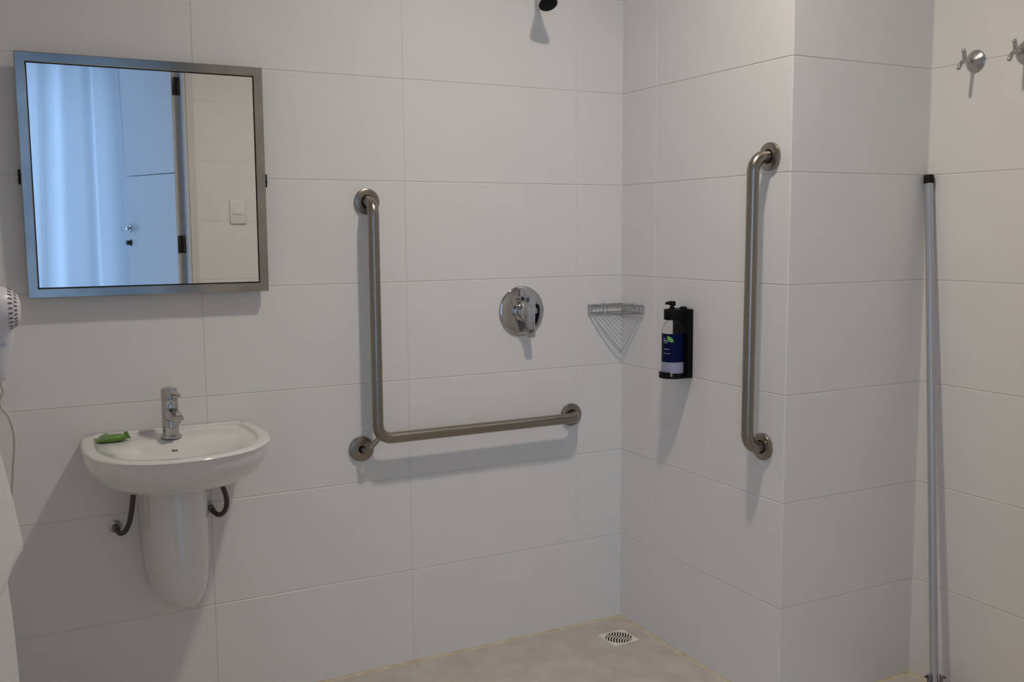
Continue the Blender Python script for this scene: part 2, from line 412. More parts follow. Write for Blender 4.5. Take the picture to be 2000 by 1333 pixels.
for i, (wd, ht) in enumerate(((.0030, .0042), (.0026, .0030), (.0026, .0030), (.0028, .0030))):
    x = BXC-.011+i*.0036
    v = box(bm, (x, -.152, 0), (x+wd, -.152+ht*1.2, .0006))
    for q in v: q.co.z += ZR-.0376 + (q.co.y+.152)*.84
obj('maker_mark', bm, GREYD, t, smooth=False)

# half pedestal
PXC = -1.484
def ploop(hwid, dep, z, ny=2.6):
    pts = []
    for i in range(41):
        th = math.pi*i/40; c, s = math.cos(th), math.sin(th)
        pts.append(Vector((PXC+hwid*math.copysign(abs(c)**(2/ny), c), -.002-dep*abs(s)**(2/ny), z)))
    return pts
t = thing('half_pedestal', (PXC, 0, .33), 'white ceramic half pedestal hung on the wall beneath the washbasin', 'pedestal')
bm = N(); pro = [(.086, .190, .705), (.086, .198, .66), (.085, .210, .58), (.082, .222, .50), (.078, .226, .455), (.073, .222, .42), (.066, .206, .393), (.055, .176, .373), (.040, .135, .360), (.02, .08, .353)]
loft(bm, [ploop(a, b, z) for a, b, z in pro], True, True); obj('shell', bm, CERAMIC, t, angle=60)

# supply hoses
def hose(path, wx, wz, label, mark):
    t = thing('supply_hose', (wx, 0, wz), label, 'hose')
    bm = N(); tube(bm, smooth_path(path, 8), .0068, 14); obj('hose_tube', bm, HOSE, t)
    bm = N(); lathe(bm, [(0, 0), (.017, 0), (.017, .002), (.0135, .006), (.010, .007), (.010, .012), (0, .012)], (wx, 0, wz), (0, -1, 0), 28); obj('escutcheon', bm, CHROME2, t)
    bm = N(); lathe(bm, [(0, 0), (.0095, 0), (.0105, .002), (.0105, .014), (.0085, .016), (0, .016)], (wx, -.012, wz), (0, -1, 0), 6); obj('hose_nut', bm, BRASS, t, smooth=False)
hose([(-1.627, -.022, .566), (-1.627, -.034, .564), (-1.622, -.05, .560), (-1.611, -.064, .568), (-1.601, -.075, .592), (-1.595, -.085, .625), (-1.590, -.09, .662), (-1.586, -.09, .706)], -1.629, .567,
     'dark braided hose hanging at the left of the pedestal', 'l')
hose([(-1.379, -.022, .585), (-1.377, -.034, .581), (-1.366, -.05, .574), (-1.354, -.06, .583), (-1.347, -.068, .606), (-1.350, -.076, .634), (-1.360, -.082, .664), (-1.375, -.085, .706)], -1.380, .586,
     'dark braided hose curling at the right of the pedestal', 'r')

# basin faucet
FX, FY, FZ = -1.488, -.092, ZR-.0115
t = thing('basin_faucet', (FX, FY, FZ), 'chrome single-lever faucet standing on the washbasin', 'faucet')
FR_ = Matrix.Translation((FX, FY, FZ)) @ Matrix.Rotation(math.radians(9), 4, 'Z')
def fobj(name, bm, m, par=None, **k):
    xf(bm.verts, FR_); return obj(name, bm, m, par or t, **k)
bm = N(); lathe(bm, [(0, 0), (.0255, 0), (.027, .002), (.027, .005), (.025, .008), (.022, .009), (0, .009)], (0, 0, 0), (0, 0, 1), 40); fobj('base_ring', bm, CHROME)
bm = N(); lathe(bm, [(0, .006), (.0215, .006), (.0215, .092), (.020, .095), (0, .095)], (0, 0, 0), (0, 0, 1), 40); body = fobj('body', bm, CHROME)
bm = N(); L = []
for y, z0, z1, h in ((-.008, .048, .084, .017), (-.025, .050, .080, .0165), (-.045, .052, .074, .016), (-.063, .053, .0685, .0155), (-.0665, .0545, .0665, .014)):
    L.append([Vector((sx*h*kx, y, z0+(z1-z0)*kz)) for sx, kx, kz in ((-1, .86, 0), (1, .86, 0), (1, 1, .15), (1, 1, .7), (1, .75, 1), (-1, .75, 1), (-1, 1, .7), (-1, 1, .15))])
loft(bm, L, True, True); sp = fobj('spout', bm, CHROME, angle=30)
bm = N(); lathe(bm, [(0, 0), (.0115, 0), (.0115, .007), (.0085, .0075), (.0085, .006), (0, .006)], (0, -.050, .053), (0, 0, -1), 28); fobj('aerator', bm, CHROME2, sp)
bm = N(); lathe(bm, [(0, .091), (.0212, .091), (.0217, .093), (.0215, .124), (.0200, .1285), (.012, .1315), (0, .1325)], (0, 0, 0), (0, 0, 1), 40)
L = []
for y, z0, z1, h in ((.0, .114, .128, .0185), (-.02, .113, .126, .0165), (-.04, .112, .1225, .0145), (-.056, .111, .1185, .0135), (-.059, .1115, .1165, .012)):
    L.append([Vector((sx*h*kx, y, z0+(z1-z0)*kz)) for sx, kx, kz in ((-1, .9, 0), (1, .9, 0), (1, 1, .3), (1, .95, .7), (1, .7, 1), (-1, .7, 1), (-1, .95, .7), (-1, 1, .3))])
for q in bm.verts: q.co.z += .003
loft(bm, [[p+Vector((0, 0, .003)) for p in l] for l in L], True, True); lev = fobj('lever', bm, CHROME, angle=40)
bm = N(); lathe(bm, [(0, 0), (.0028, 0), (.0022, .0012), (0, .0014)], (0, -.0213, .108), (0, -1, 0), 12); fobj('temperature_dot', bm, REDP, lev, label='red dot')

# soap packet on the basin deck
t = thing('soap_packet', (-1.632, -.075, ZR-.010), 'small green wrapped soap bar lying on the washbasin', 'soap')
ST = Matrix.Translation((-1.632, -.078, ZR-.0095)) @ Matrix.Rotation(math.radians(7), 4, 'Z')
bm = N(); L = []
for x, hy, zc, h in ((-.034, .016, .007, .0015), (-.030, .019, .0075, .0055), (-.024, .0215, .0085, .0082), (-.01, .0225, .009, .0088), (.01, .0225, .009, .0088), (.023, .0215, .009, .0085), (.029, .020, .0085, .0065), (.034, .018, .0095, .0015)):
    L.append([Vector((x, hy*math.copysign(abs(math.cos(a))**.6, math.cos(a)), zc+h*math.copysign(abs(math.sin(a))**.75, math.sin(a)))) for a in [2*math.pi*i/20 for i in range(20)]])
loft(bm, L, True, True); xf(bm.verts, ST); obj('wrapper', bm, GREEN, t)
for s in (-1, 1):
    bm = N(); n = 14; top_, bot = [], []
    for i in range(n+1):
        y = -.0195+.039*i/n; z = .0075 + (.0105 if s > 0 else .0)*(i/n)**2 + .0006*((i % 2)*2-1)
        top_.append((y, z))
    for x0, x1 in ((.0325, .0425),):
        for (y0, z0), (y1, z1) in zip(top_, top_[1:]):
            q = [bm.verts.new(ST @ Vector(p)) for p in ((s*x0, y0, z0), (s*x1, y0, z0+.001), (s*x1, y1, z1+.001), (s*x0, y1, z1))]; bm.faces.new(q)
            q2 = [bm.verts.new(ST @ Vector(p)) for p in ((s*x0, y0, z0-.0008), (s*x0, y1, z1-.0008), (s*x1, y1, z1+.0002), (s*x1, y0, z0+.0002))]; bm.faces.new(q2)
    obj('crimped_end', bm, GREEN, t, smooth=False)
bm = N(); lathe(bm, [(0, 0), (.0105, 0), (.0105, .0006), (0, .0008)], (0, 0, 0), (0, 0, 1), 24)
xf(bm.verts, ST @ Matrix.Translation((-.018, -.0150, .0168)) @ Matrix.Rotation(math.radians(38), 4, 'X') @ Matrix.Rotation(math.radians(-8), 4, 'Y')); obj('round_print', bm, PALEG, t, label='pale round print')

# ------------------------------------------------------------------ grab bars
def flange(t, c, n, r=.038, hole=.0185):
    bm = N(); lathe(bm, [(r-.003, 0), (r, .001), (r, .0075), (r-.0012, .0098), (r-.004, .0112), (hole+.006, .0122), (hole+.001, .0122), (hole, .0105), (hole, .001)], c, n, 56, cap=False)
    f = obj('flange', bm, STEEL, t)
    bm = N(); lathe(bm, [(0, .0), (hole+.0005, .0), (hole+.0005, .002), (0, .002)], c, n, 24); obj('flange_gap_shade', bm, RUBBER, f)  # black disc stands in for the shade in the gap round the tube
OFF, RB = .060, .0166
t = thing('l_shaped_grab_bar', (-.9, 0, .74), 'brushed steel L-shaped grab bar on the wall beside the shower mixer', 'grab bar')
pa = rounded([(-.8990, -.001, 1.4395), (-.8995, -OFF, 1.4395), (-.9005, -OFF, .7400), (-.2022, -OFF, .7400), (-.2022, -.001, .7400)], .042, 10)
bm = N(); tube(bm, pa, RB, 28); obj('bar', bm, STEEL, t)
flange(t, (-.8990, 0, 1.4395), (0, -1, 0)); flange(t, (-.2022, 0, .7400), (0, -1, 0)); flange(t, (-.9340, 0, .7037), (0, -1, 0), .038, .0105)
bm = N(); tube(bm, rounded([(-.9340, -.001, .7037), (-.9330, -.052, .7047), (-.8885, -OFF, .7520)], .022, 8), .0078, 18); obj('brace', bm, STEEL, t)
t = thing('straight_grab_bar', (0, -.714, .745), 'brushed steel straight vertical grab bar near the column edge', 'grab bar')
pa = rounded([(-.001, -.7172, 1.5447), (-OFF, -.7160, 1.5447), (-OFF, -.7115, .7455), (-.001, -.7110, .7455)], .042, 10)
bm = N(); tube(bm, pa, RB, 28); obj('bar', bm, STEEL, t)
flange(t, (0, -.7172, 1.5447), (-1, 0, 0)); flange(t, (0, -.7110, .7455), (-1, 0, 0))

# ------------------------------------------------------------------ shower mixer
MXX, MXZ = -.3853, 1.0945
t = thing('shower_mixer', (MXX, 0, MXZ), 'round chrome shower mixer with one lever on the wall', 'mixer')
bm = N(); lathe(bm, [(0, 0), (.0805, 0), (.0812, .002), (.0800, .0045), (.074, .0072), (.055, .0095), (.03, .0108), (0, .011)], (MXX, 0, MXZ), (0, -1, 0), 72); obj('plate', bm, CHROME, t, angle=60)
bm = N(); box(bm, (MXX-.029, -.0125, MXZ+.030), (MXX+.025, -.008, MXZ+.051), .001); ind = obj('indicator_plate', bm, CHROME2, t)
for n_, x0, x1, m_ in (('hot_print', -.026, -.012, REDP), ('cold_print', .010, .022, BLUEP)):
    bm = N(); box(bm, (MXX+x0, -.0131, MXZ+.038), (MXX+x1, -.0124, MXZ+.0425)); obj(n_, bm, m_, ind, smooth=False)
bm = N(); lathe(bm, [(0, 0), (.0062, 0), (.0055, .001), (0, .0012)], (MXX-.001, -.0124, MXZ+.0405), (0, -1, 0), 20); obj('centre_dot', bm, mat('dark_blue_dot', (.01, .008, .06), .3), ind, label='dark blue dot')
bm = N(); lathe(bm, [(.030, .009), (.030, .013), (.027, .016), (.0235, .018), (.0235, .030), (0, .030)], (MXX, 0, MXZ-.002), (0, -1, 0), 44, cap=False); obj('collar', bm, CHROME, t)
bm = N(); lathe(bm, [(0, .028), (.0245, .028), (.0262, .032), (.0262, .044), (.0235, .049), (.012, .0515), (0, .052)], (MXX, 0, MXZ-.002), (0, -1, 0), 48); kn = obj('knob', bm, CHROME, t)
bm = N(); L = []
for z, hx, y0, y1, dx in ((.020, .0175, -.040, -.0540, .002), (.010, .0195, -.038, -.0565, .002), (-.02, .0170, -.036, -.0545, .0055), (-.05, .0145, -.0340, -.0515, .010), (-.076, .0130, -.0325, -.0480, .0145), (-.080, .0110, -.0340, -.0465, .0150)):
    L.append([Vector((MXX+dx+kx*hx, y0+(y1-y0)*ky, MXZ-.002+z)) for kx, ky in ((-1, .15), (-.85, 0), (.85, 0), (1, .15), (1, .75), (.7, 1), (-.7, 1), (-1, .75))])
loft(bm, L, True, True); obj('lever', bm, CHROME, t, angle=30)

# ------------------------------------------------------------------ corner wire basket
BA, BZ0, BZ1 = .134, 1.0775, 1.1035
t = thing('corner_basket', (-.02, -.02, BZ0), 'small chrome wire shower basket in the wall corner', 'basket')
def front_arc(z, a=BA, bow=.016, e=.004, n=14):
    out = []
    for i in range(n+1):
        f = i/n; p = Vector((-a*(1-f)-e*f, -e*(1-f)-a*f, z)); out.append(p + Vector((-1, -1, 0)).normalized()*bow*math.sin(math.pi*f))
    return out
def rim(z, r, name):
    bm = N(); pts = [(-.006, -.006, z), (-BA, -.006, z)]; tube(bm, pts, r, 10); tube(bm, [(-.006, -.006, z), (-.006, -BA, z)], r, 10); tube(bm, front_arc(z), r, 10)
    for p in ((-BA, -.005, z), (-.005, -BA, z), (-.006, -.006, z)): bmesh.ops.create_uvsphere(bm, u_segments=10, v_segments=8, radius=r*1.02, matrix=Matrix.Translation(p))
    return obj(name, bm, CHROME, t)
rim(BZ1, .0032, 'top_rim'); rim(BZ0, .0026, 'bottom_rim')
A_ = front_arc(BZ0)
for i in range(0, 15):
    if i in (6, 7, 8): continue
    p = A_[i]; bm = N(); tube(bm, [p, p+Vector((0, 0, BZ1-BZ0))], .0013, 8); obj('upright_wire', bm, CHROME, t)
for k in range(1, 9):                            # floor wires run parallel to the front
    a = BA*k/9; bm = N(); tube(bm, [(-a, -.006, BZ0), (-.006, -a, BZ0)], .0019, 8); obj('floor_wire', bm, CHROME, t)
for k in range(2):
    s = Vector((-.075, -.0, 0)) if k == 0 else Vector((0, -.075, 0)); d = Vector((0, -1, 0)) if k == 0 else Vector((-1, 0, 0))
    bm = N(); lathe(bm, [(0, 0), (.007, 0), (.007, .006), (.005, .009), (0, .0095)], s+Vector((0, 0, BZ1-.002)), d, 20); obj('wall_fixing', bm, CHROME, t)

# ------------------------------------------------------------------ soap dispenser holder and bottle
HX, HY = -.047, -.352                            # bottle axis
t = thing('dispenser_holder', (0, HY, .90), 'black plastic wall holder gripping the blue-labelled bottle', 'holder')
bm = N(); box(bm, (-.022, HY-.041, .9005), (-.0005, HY+.036, 1.110), .003); obj('back_plate', bm, BLACK, t)
def trayloop(r, z, x1=-.002, dy=.0):
    pts = [Vector((x1, HY-r, z))]
    for i in range(25):
        th = math.pi*i/24; pts.append(Vector((HX-r*math.sin(th)*1.05, HY-r*math.cos(th), z)))
    pts.append(Vector((x1, HY+r, z))); return pts
bm = N(); loft(bm, [trayloop(.039, .8985), trayloop(.0405, .8995), trayloop(.0405, .9035), trayloop(.0395, .9045)], True, True); tr = obj('tray', bm, BLACK, t)
bm = N(); R = []                                 # raised front lip of the tray
for i in range(11):
    th = math.radians(82+(i-5)*7.4); d = Vector((-math.sin(th)*1.05, -math.cos(th), 0)); c = Vector((HX, HY, 0))
    R.append([c+d*.0365+Vector((0, 0, .9035)), c+d*.0400+Vector((0, 0, .9035)), c+d*.0400+Vector((0, 0, .9185)), c+d*.0365+Vector((0, 0, .9185))])
loft(bm, R, True, True)
obj('front_lip', bm, BLACK, t)
bm = N(); loft(bm, [trayloop(.0265, 1.0775), trayloop(.0272, 1.0790), trayloop(.0272, 1.1080), trayloop(.0262, 1.1095)], True, True); obj('neck_clamp', bm, BLACK, t)
bm = N(); lathe(bm, [(0, 0), (.011, 0), (.011, .006), (.008, .0075), (0, .008)], (-.013, HY-.006, 1.1085), (0, 0, 1), 24); obj('lock_button', bm, BLACK, t)
t = thing('pump_bottle', (HX, HY, .9045), 'clear pump bottle with a navy label in the black holder', 'bottle')
RBT = .0335
bm = N(); lathe(bm, [(0, .9050), (.030, .9050), (.0328, .9075), (RBT, .912), (RBT, 1.040), (.0330, 1.047), (.0305, 1.056), (.0255, 1.066), (.0190, 1.073), (.0150, 1.0765), (.0150, 1.0775), (0, 1.0775)], (HX, HY, 0), (0, 0, 1), 56); obj('bottle_shell', bm, GLASSP, t, angle=60)
def wrap(name, z0, z1, a0, a1, r, m, par, n=24, uv=False, label=None, wave=0):
    bm = N(); uvl = bm.loops.layers.uv.new('uv') if uv else None
    th = .0004
    cols = []
    for i in range(n+1):
        a = math.radians(a0+(a1-a0)*i/n); d = Vector((math.cos(a), math.sin(a), 0)); zz = z1 + (wave*abs(math.sin(i*math.pi/3)) if wave else 0)
        cols.append([bm.verts.new(Vector((HX, HY, z0))+d*r), bm.verts.new(Vector((HX, HY, zz))+d*r), i/n])
    for a, b in zip(cols, cols[1:]):
        f = bm.faces.new((a[0], b[0], b[1], a[1])); f.smooth = True
        if uv:
            for lp, q in zip(f.loops, ((a[2], 0), (b[2], 0), (b[2], 1), (a[2], 1))): lp[uvl].uv = q
    me = mesh(name, bm, m, fix=False); o = link(name, me, par)
    if label: o['label'] = label
    return o
lab = wrap('label', .948, 1.0360, 110, 325, RBT+.0004, BLUEL, t, 36, label='navy label')
wrap('patterned_label', .9150, .9485, 110, 325, RBT+.0006, CHEV, t, 36, uv=True, label='white and blue chevron band')
# the green quarter-ring emblem and the unreadable white lines of print, centred toward the room
EC = 214
bm = N(); L0, L1 = [], []
for i in range(13):
    a = math.radians(10+78*i/12)
    for rr, L in ((.0100, L0), (.0210, L1)):
        s_, z_ = -.0065+rr*math.cos(a), 1.0085+rr*math.sin(a)
        th = math.radians(EC)+s_/RBT; L.append(bm.verts.new((HX+(RBT+.0010)*math.cos(th), HY+(RBT+.0010)*math.sin(th), z_)))
for i in range(12): bm.faces.new((L0[i], L0[i+1], L1[i+1], L1[i]))
obj('emblem', bm, GREENL, lab, label='green quarter-ring emblem')
for z, h, a0, a1, m_ in ((1.0210, .0020, EC-34, EC-20, WHITEL), (1.0145, .0026, EC-34, EC-2, WHITEL), (1.0085, .0013, EC-34, EC-9, WHITEL), (.9890, .0012, EC-32, EC+2, WHITEL), (.9760, .0012, EC-32, EC-22, WHITEL), (.9760, .0012, EC-18, EC+6, WHITEL)):
    wrap('print_line', z-h/2, z+h/2, a0, a1, RBT+.0011, m_, lab, 8)
bm = N(); lathe(bm, [(0, 1.0780), (.0095, 1.0780), (.0095, 1.112), (.0075, 1.116), (.0055, 1.118), (.0055, 1.127), (0, 1.127)], (HX-.004, HY, 0), (0, 0, 1), 28)
obj('pump_collar', bm, BLACK, t)
bm = N(); L = []
for s_, z0, z1, h in ((-.011, 1.1205, 1.1330, .0085), (.0, 1.1205, 1.1345, .0095), (.010, 1.1225, 1.1335, .007), (.017, 1.1245, 1.1315, .0048), (.021, 1.1215, 1.1290, .0042)):
    ax = Vector((-.80, .60, 0)); sd = Vector((.60, .80, 0)); c = Vector((HX-.004, HY, 0))
    L.append([c+ax*s_+sd*h*kx+Vector((0, 0, z0+(z1-z0)*kz)) for kx, kz in ((-1, .2), (-.7, 0), (.7, 0), (1, .2), (1, .8), (.6, 1), (-.6, 1), (-1, .8))])
loft(bm, L, True, True); obj('pump_head', bm, BLACK, t)

# ------------------------------------------------------------------ shower head
SH = Vector((-.3450, -.110, 2.0345)); SN = Vector((-.06, -.52, -.80)).normalized()
t = thing('overhead_shower', (-.33, 0, 2.12), 'small chrome shower head with black face at the top edge', 'shower head')
bm = N(); lathe(bm, [(0, .0005), (.0295, .0005), (.0310, -.001), (.0312, -.006), (.0290, -.014), (.0215, -.030), (.0150, -.046), (.0125, -.056), (0, -.056)], SH, SN, 48); obj('head_shell', bm, CHROME, t)
bm = N(); lathe(bm, [(0, .0022), (.0270, .0022), (.0285, .0012), (.0285, 0), (0, 0)], SH, SN, 40); fc = obj('spray_face', bm, RUBBER, t, label='black rubber spray face')
x_, y_, d_ = frame(SN)
bm = N()
for rr, n_ in ((.008, 6), (.015, 10), (.022, 16)):
    for i in range(n_):
        a = 2*math.pi*i/n_; lathe(bm, [(0, .0020), (.0014, .0020), (.0009, .0036), (0, .0036)], SH+(x_*math.cos(a)+y_*math.sin(a))*rr, SN, 6)
nz = obj('nozzles', bm, RUBBER, fc); nz['kind'] = 'stuff'
n0 = SH - SN*.054
bm = N(); tube(bm, rounded([n0, n0-SN*.06, (n0.x+.0, -.001, (n0-SN*.06).z+.02)], .022, 8), .0095, 18); obj('shower_arm', bm, CHROME, t)
bm = N(); lathe(bm, [(0, 0), (.028, 0), (.028, .003), (.018, .010), (.0105, .012), (0, .012)], (n0.x, 0, (n0-SN*.06).z+.02), (0, -1, 0), 36); obj('arm_flange', bm, CHROME, t)

# ------------------------------------------------------------------ robe hooks on the right wall
hy, hz = -.9345, 1.8000
t = thing('robe_hook', (W, hy, hz), 'chrome robe hook on the right wall, the one nearer the corner', 'hook', 'robe hooks on the right wall')
bm = N(); lathe(bm, [(0, 0), (.0300, 0), (.0300, .002), (.0285, .0040), (.016, .0090), (.009, .0125), (.0075, .016), (0, .016)], (W, hy, hz), (-1, 0, 0), 48); obj('rosette', bm, CHROME2, t)
bm = N(); tube(bm, smooth_path([(W-.012, hy, hz), (W-.030, hy, hz+.001), (W-.046, hy, hz+.002)], 5), .0062, 16); obj('stem', bm, CHROME2, t)
bm = N(); tube(bm, smooth_path([(W-.043, hy, hz), (W-.0465, hy, hz+.008), (W-.0475, hy, hz+.016), (W-.0505, hy, hz+.024)], 6), lambda f: .0058-.0012*abs(f-.4), 14)
bmesh.ops.create_uvsphere(bm, u_segments=14, v_segments=10, radius=.0060, matrix=Matrix.Translation((W-.0505, hy, hz+.024))); obj('upper_prong', bm, CHROME2, t)
bm = N(); tube(bm, smooth_path([(W-.040, hy, hz+.003), (W-.050, hy, hz-.003), (W-.060, hy, hz-.011), (W-.0670, hy, hz-.023)], 6), .0056, 14)
bmesh.ops.create_uvsphere(bm, u_segments=14, v_segments=10, radius=.0058, matrix=Matrix.Translation((W-.0670, hy, hz-.023))); obj('lower_prong', bm, CHROME2, t)
dup(t, (0, -.150, 0), 'chrome robe hook on the right wall, cut by the picture edge')

# ------------------------------------------------------------------ squeegee leaning in the corner
PT, PB = Vector((.5075, YC-.0165, 1.5005)), Vector((.4205, -.9680, .030))
ax = (PT-PB).normalized(); Lp = (PT-PB).length
t = thing('floor_squeegee', (PB.x, PB.y, 0), 'grey aluminium squeegee pole leaning in the corner of the right wall', 'squeegee')
bm = N(); lathe(bm, [(0, 0), (.0115, 0), (.0115, Lp-.01), (0, Lp-.01)], PB, ax, 28); obj('pole', bm, ALU, t)
bm = N(); lathe(bm, [(0, -.024), (.0135, -.024), (.0140, -.022), (.0140, -.003), (.0125, 0), (0, .001)], PT, ax, 28); obj('end_cap', bm, RUBBER, t, label='black end cap')
bd = Vector((.83, -.558, 0)).normalized(); bnn = Vector((bd.y, -bd.x, 0)); bl = .115      # blade direction, square to the lean
def sqz(a, b, c): return Vector((PB.x, PB.y, 0)) + bd*a + bnn*b + Vector((0, 0, c))
bm = N(); prism(bm, [sqz(a, -.009, c) for a, c in ((-bl, .024), (bl, .024), (bl, .034), (.045, .044), (.022, .062), (-.022, .062), (-.045, .044), (-bl, .034))], bnn*.018); obj('squeegee_head', bm, GREYP, t, smooth=False)
bm = N(); prism(bm, [sqz(a, -.004, c) for a, c in ((-bl, .0005), (bl, .0005), (bl, .025), (-bl, .025))], bnn*.008); obj('rubber_blade', bm, RUBBER, t, smooth=False)
for s in (-1, 1):
    bm = N(); prism(bm, [sqz(s*.0145, -.009, c) for c in (.05, .088)] + [sqz(s*.0190, -.009, c) for c in (.088, .05)], bnn*.020); lg = obj('socket_lug', bm, GREYP, t, smooth=False)
    bm = N(); lathe(bm, [(0, 0), (.0042, 0), (.0042, .005), (.0025, .006), (.0025, .010), (0, .010)], sqz(s*.0190, .001, .083), bd*s, 12); obj('screw', bm, HINGE, lg)

# ------------------------------------------------------------------ floor drain
DC, DS = Vector((-.1090, -.1540, 0)), .0490
t = thing('floor_drain', (DC.x, DC.y, 0), 'square ivory plastic floor drain with wavy slots in the shower corner', 'drain')
bm = N(); nR = 48; RD = .0455; z1 = .0032
def sq(a):
    c, s = math.cos(a), math.sin(a); k = DS/max(abs(c), abs(s)); return c*k, s*k
rings = []
for i in range(nR):
    a = 2*math.pi*(i+.5)/nR if False else 2*math.pi*i/nR; sx, sy = sq(a); cx, cy = RD*math.cos(a), RD*math.sin(a)
    rings.append([DC+Vector((sx, sy, .0002)), DC+Vector((sx*.985, sy*.985, z1)), DC+Vector((cx, cy, z1)), DC+Vector((cx, cy, .0002))])
R = [[bm.verts.new(p) for p in l] for l in rings]
for i in range(nR):
    a, b = R[i], R[(i+1) % nR]
    for k in range(3): bm.faces.new((a[k], b[k], b[k+1], a[k+1]))
obj('drain_frame', bm, IVORY, t, smooth=False)
bm = N(); lathe(bm, [(0, .0003), (RD, .0003), (RD, .0009), (0, .0009)], DC, (0, 0, 1), 40); obj('drain_well', bm, DARKH, t)
dv = Vector((1, -1, 0)).normalized(); du = Vector((1, 1, 0)).normalized()        # bars lie along du, spaced along dv
nb = 10
for k in range(nb):
    c = -RD+2*RD*(k+.5)/nb; hl = math.sqrt(max(RD*RD-c*c, 0))*.995
    if hl < .008: continue
    bm = N(); L = []; wv = .0020
    for i in range(13):
        s_ = -hl+2*hl*i/12; off = .0030*math.sin(s_/.030*math.pi)
        p = DC + du*s_ + dv*(c+off)
        L.append([p-dv*wv+Vector((0, 0, .0009)), p+dv*wv+Vector((0, 0, .0009)), p+dv*wv+Vector((0, 0, z1-.0001)), p-dv*wv+Vector((0, 0, z1-.0001))])
    loft(bm, L, True, True); obj('grate_bar', bm, IVORY, t, smooth=False)

# ------------------------------------------------------------------ hair dryer and towels on the left wall
DY, DZ_ = -1.0, 1.2280
t = thing('hair_dryer', (-1.93, DY, 1.11), 'white hair dryer hanging on the left wall beside the mirror', 'hair dryer')
bm = N(); lathe(bm, [(0, 0), (.012, .0005), (.023, .004), (.031, .011), (.0365, .022), (.0395, .036), (.0400, .060), (.037, .085), (.031, .105), (.027, .125), (.026, .150), (0, .150)], (-1.8372, DY, DZ_), (-1, 0, 0), 44); hb = obj('barrel', bm, WPLAST, t, angle=60)
bm = N(); L = []
for z, cx, hx, hy_ in ((1.222, -1.878, .035, .026), (1.205, -1.8785, .0315, .024), (1.18, -1.879, .0285, .022), (1.15, -1.881, .0235, .0205), (1.125, -1.8825, .0195, .018), (1.114, -1.883, .0165, .0155), (1.112, -1.883, .012, .011)):
    L.append([Vector((cx+hx*math.copysign(abs(math.cos(a))**.8, math.cos(a)), DY+hy_*math.copysign(abs(math.sin(a))**.8, math.sin(a)), z)) for a in [2*math.pi*i/28 for i in range(28)]])
loft(bm, L, True, True); hd_ = obj('handle', bm, WPLAST, t, angle=60)
bm = N(); lathe(bm, [(0, 0), (.0050, 0), (.0050, .0015), (0, .002)], (-1.8665, DY-.0215, 1.1735), (0, -1, 0), 20); obj('button', bm, mat('pale_blue_button', (.50, .54, .64), .4), hd_, label='pale blue button')
bm = N()                                          # dark intake slots round the rear cap
for ring, (d0, d1, rr0, rr1) in enumerate(((.006, .0105, .0255, .0305), (.0125, .0185, .0318, .0352))):
    for i in range(26):
        a = 2*math.pi*(i+.5*ring)/26
        rad = Vector((0, math.cos(a), math.sin(a))); tn = Vector((0, -math.sin(a), math.cos(a)))
        p0 = Vector((-1.8372-d0, DY, DZ_))+rad*(rr0+.0004); p1 = Vector((-1.8372-d1, DY, DZ_))+rad*(rr1+.0004); wv = .0013
        q = [bm.verts.new(p) for p in (p0-tn*wv, p0+tn*wv, p1+tn*wv, p1-tn*wv)]; bm.faces.new(q)
sl = obj('intake_slots', bm, mat('slot_dark', (.13, .10, .10), .7), hb, smooth=False); sl['kind'] = 'stuff'
bm = N(); tube(bm, smooth_path([(-1.880, DY, 1.116), (-1.8725, DY, 1.104), (-1.8710, DY, 1.094), (-1.8765, DY, 1.080), (-1.8750, DY, 1.070), (-1.8660, DY, 1.055), (-1.8600, DY, 1.032), (-1.8590, DY, 1.008), (-1.8625, DY, .975), (-1.866, DY, .94), (-1.874, DY, .88), (-1.90, DY, .80)], 7), .0024, 12); obj('cord', bm, CORD, t)
t2 = thing('dryer_holder', (XL, DY, 1.19), 'white wall holder of the hair dryer on the left wall', 'holder')
bm = N(); box(bm, (XL, DY-.045, 1.165), (-1.985, DY+.045, 1.29), .006); obj('holder_base', bm, WPLAST, t2)

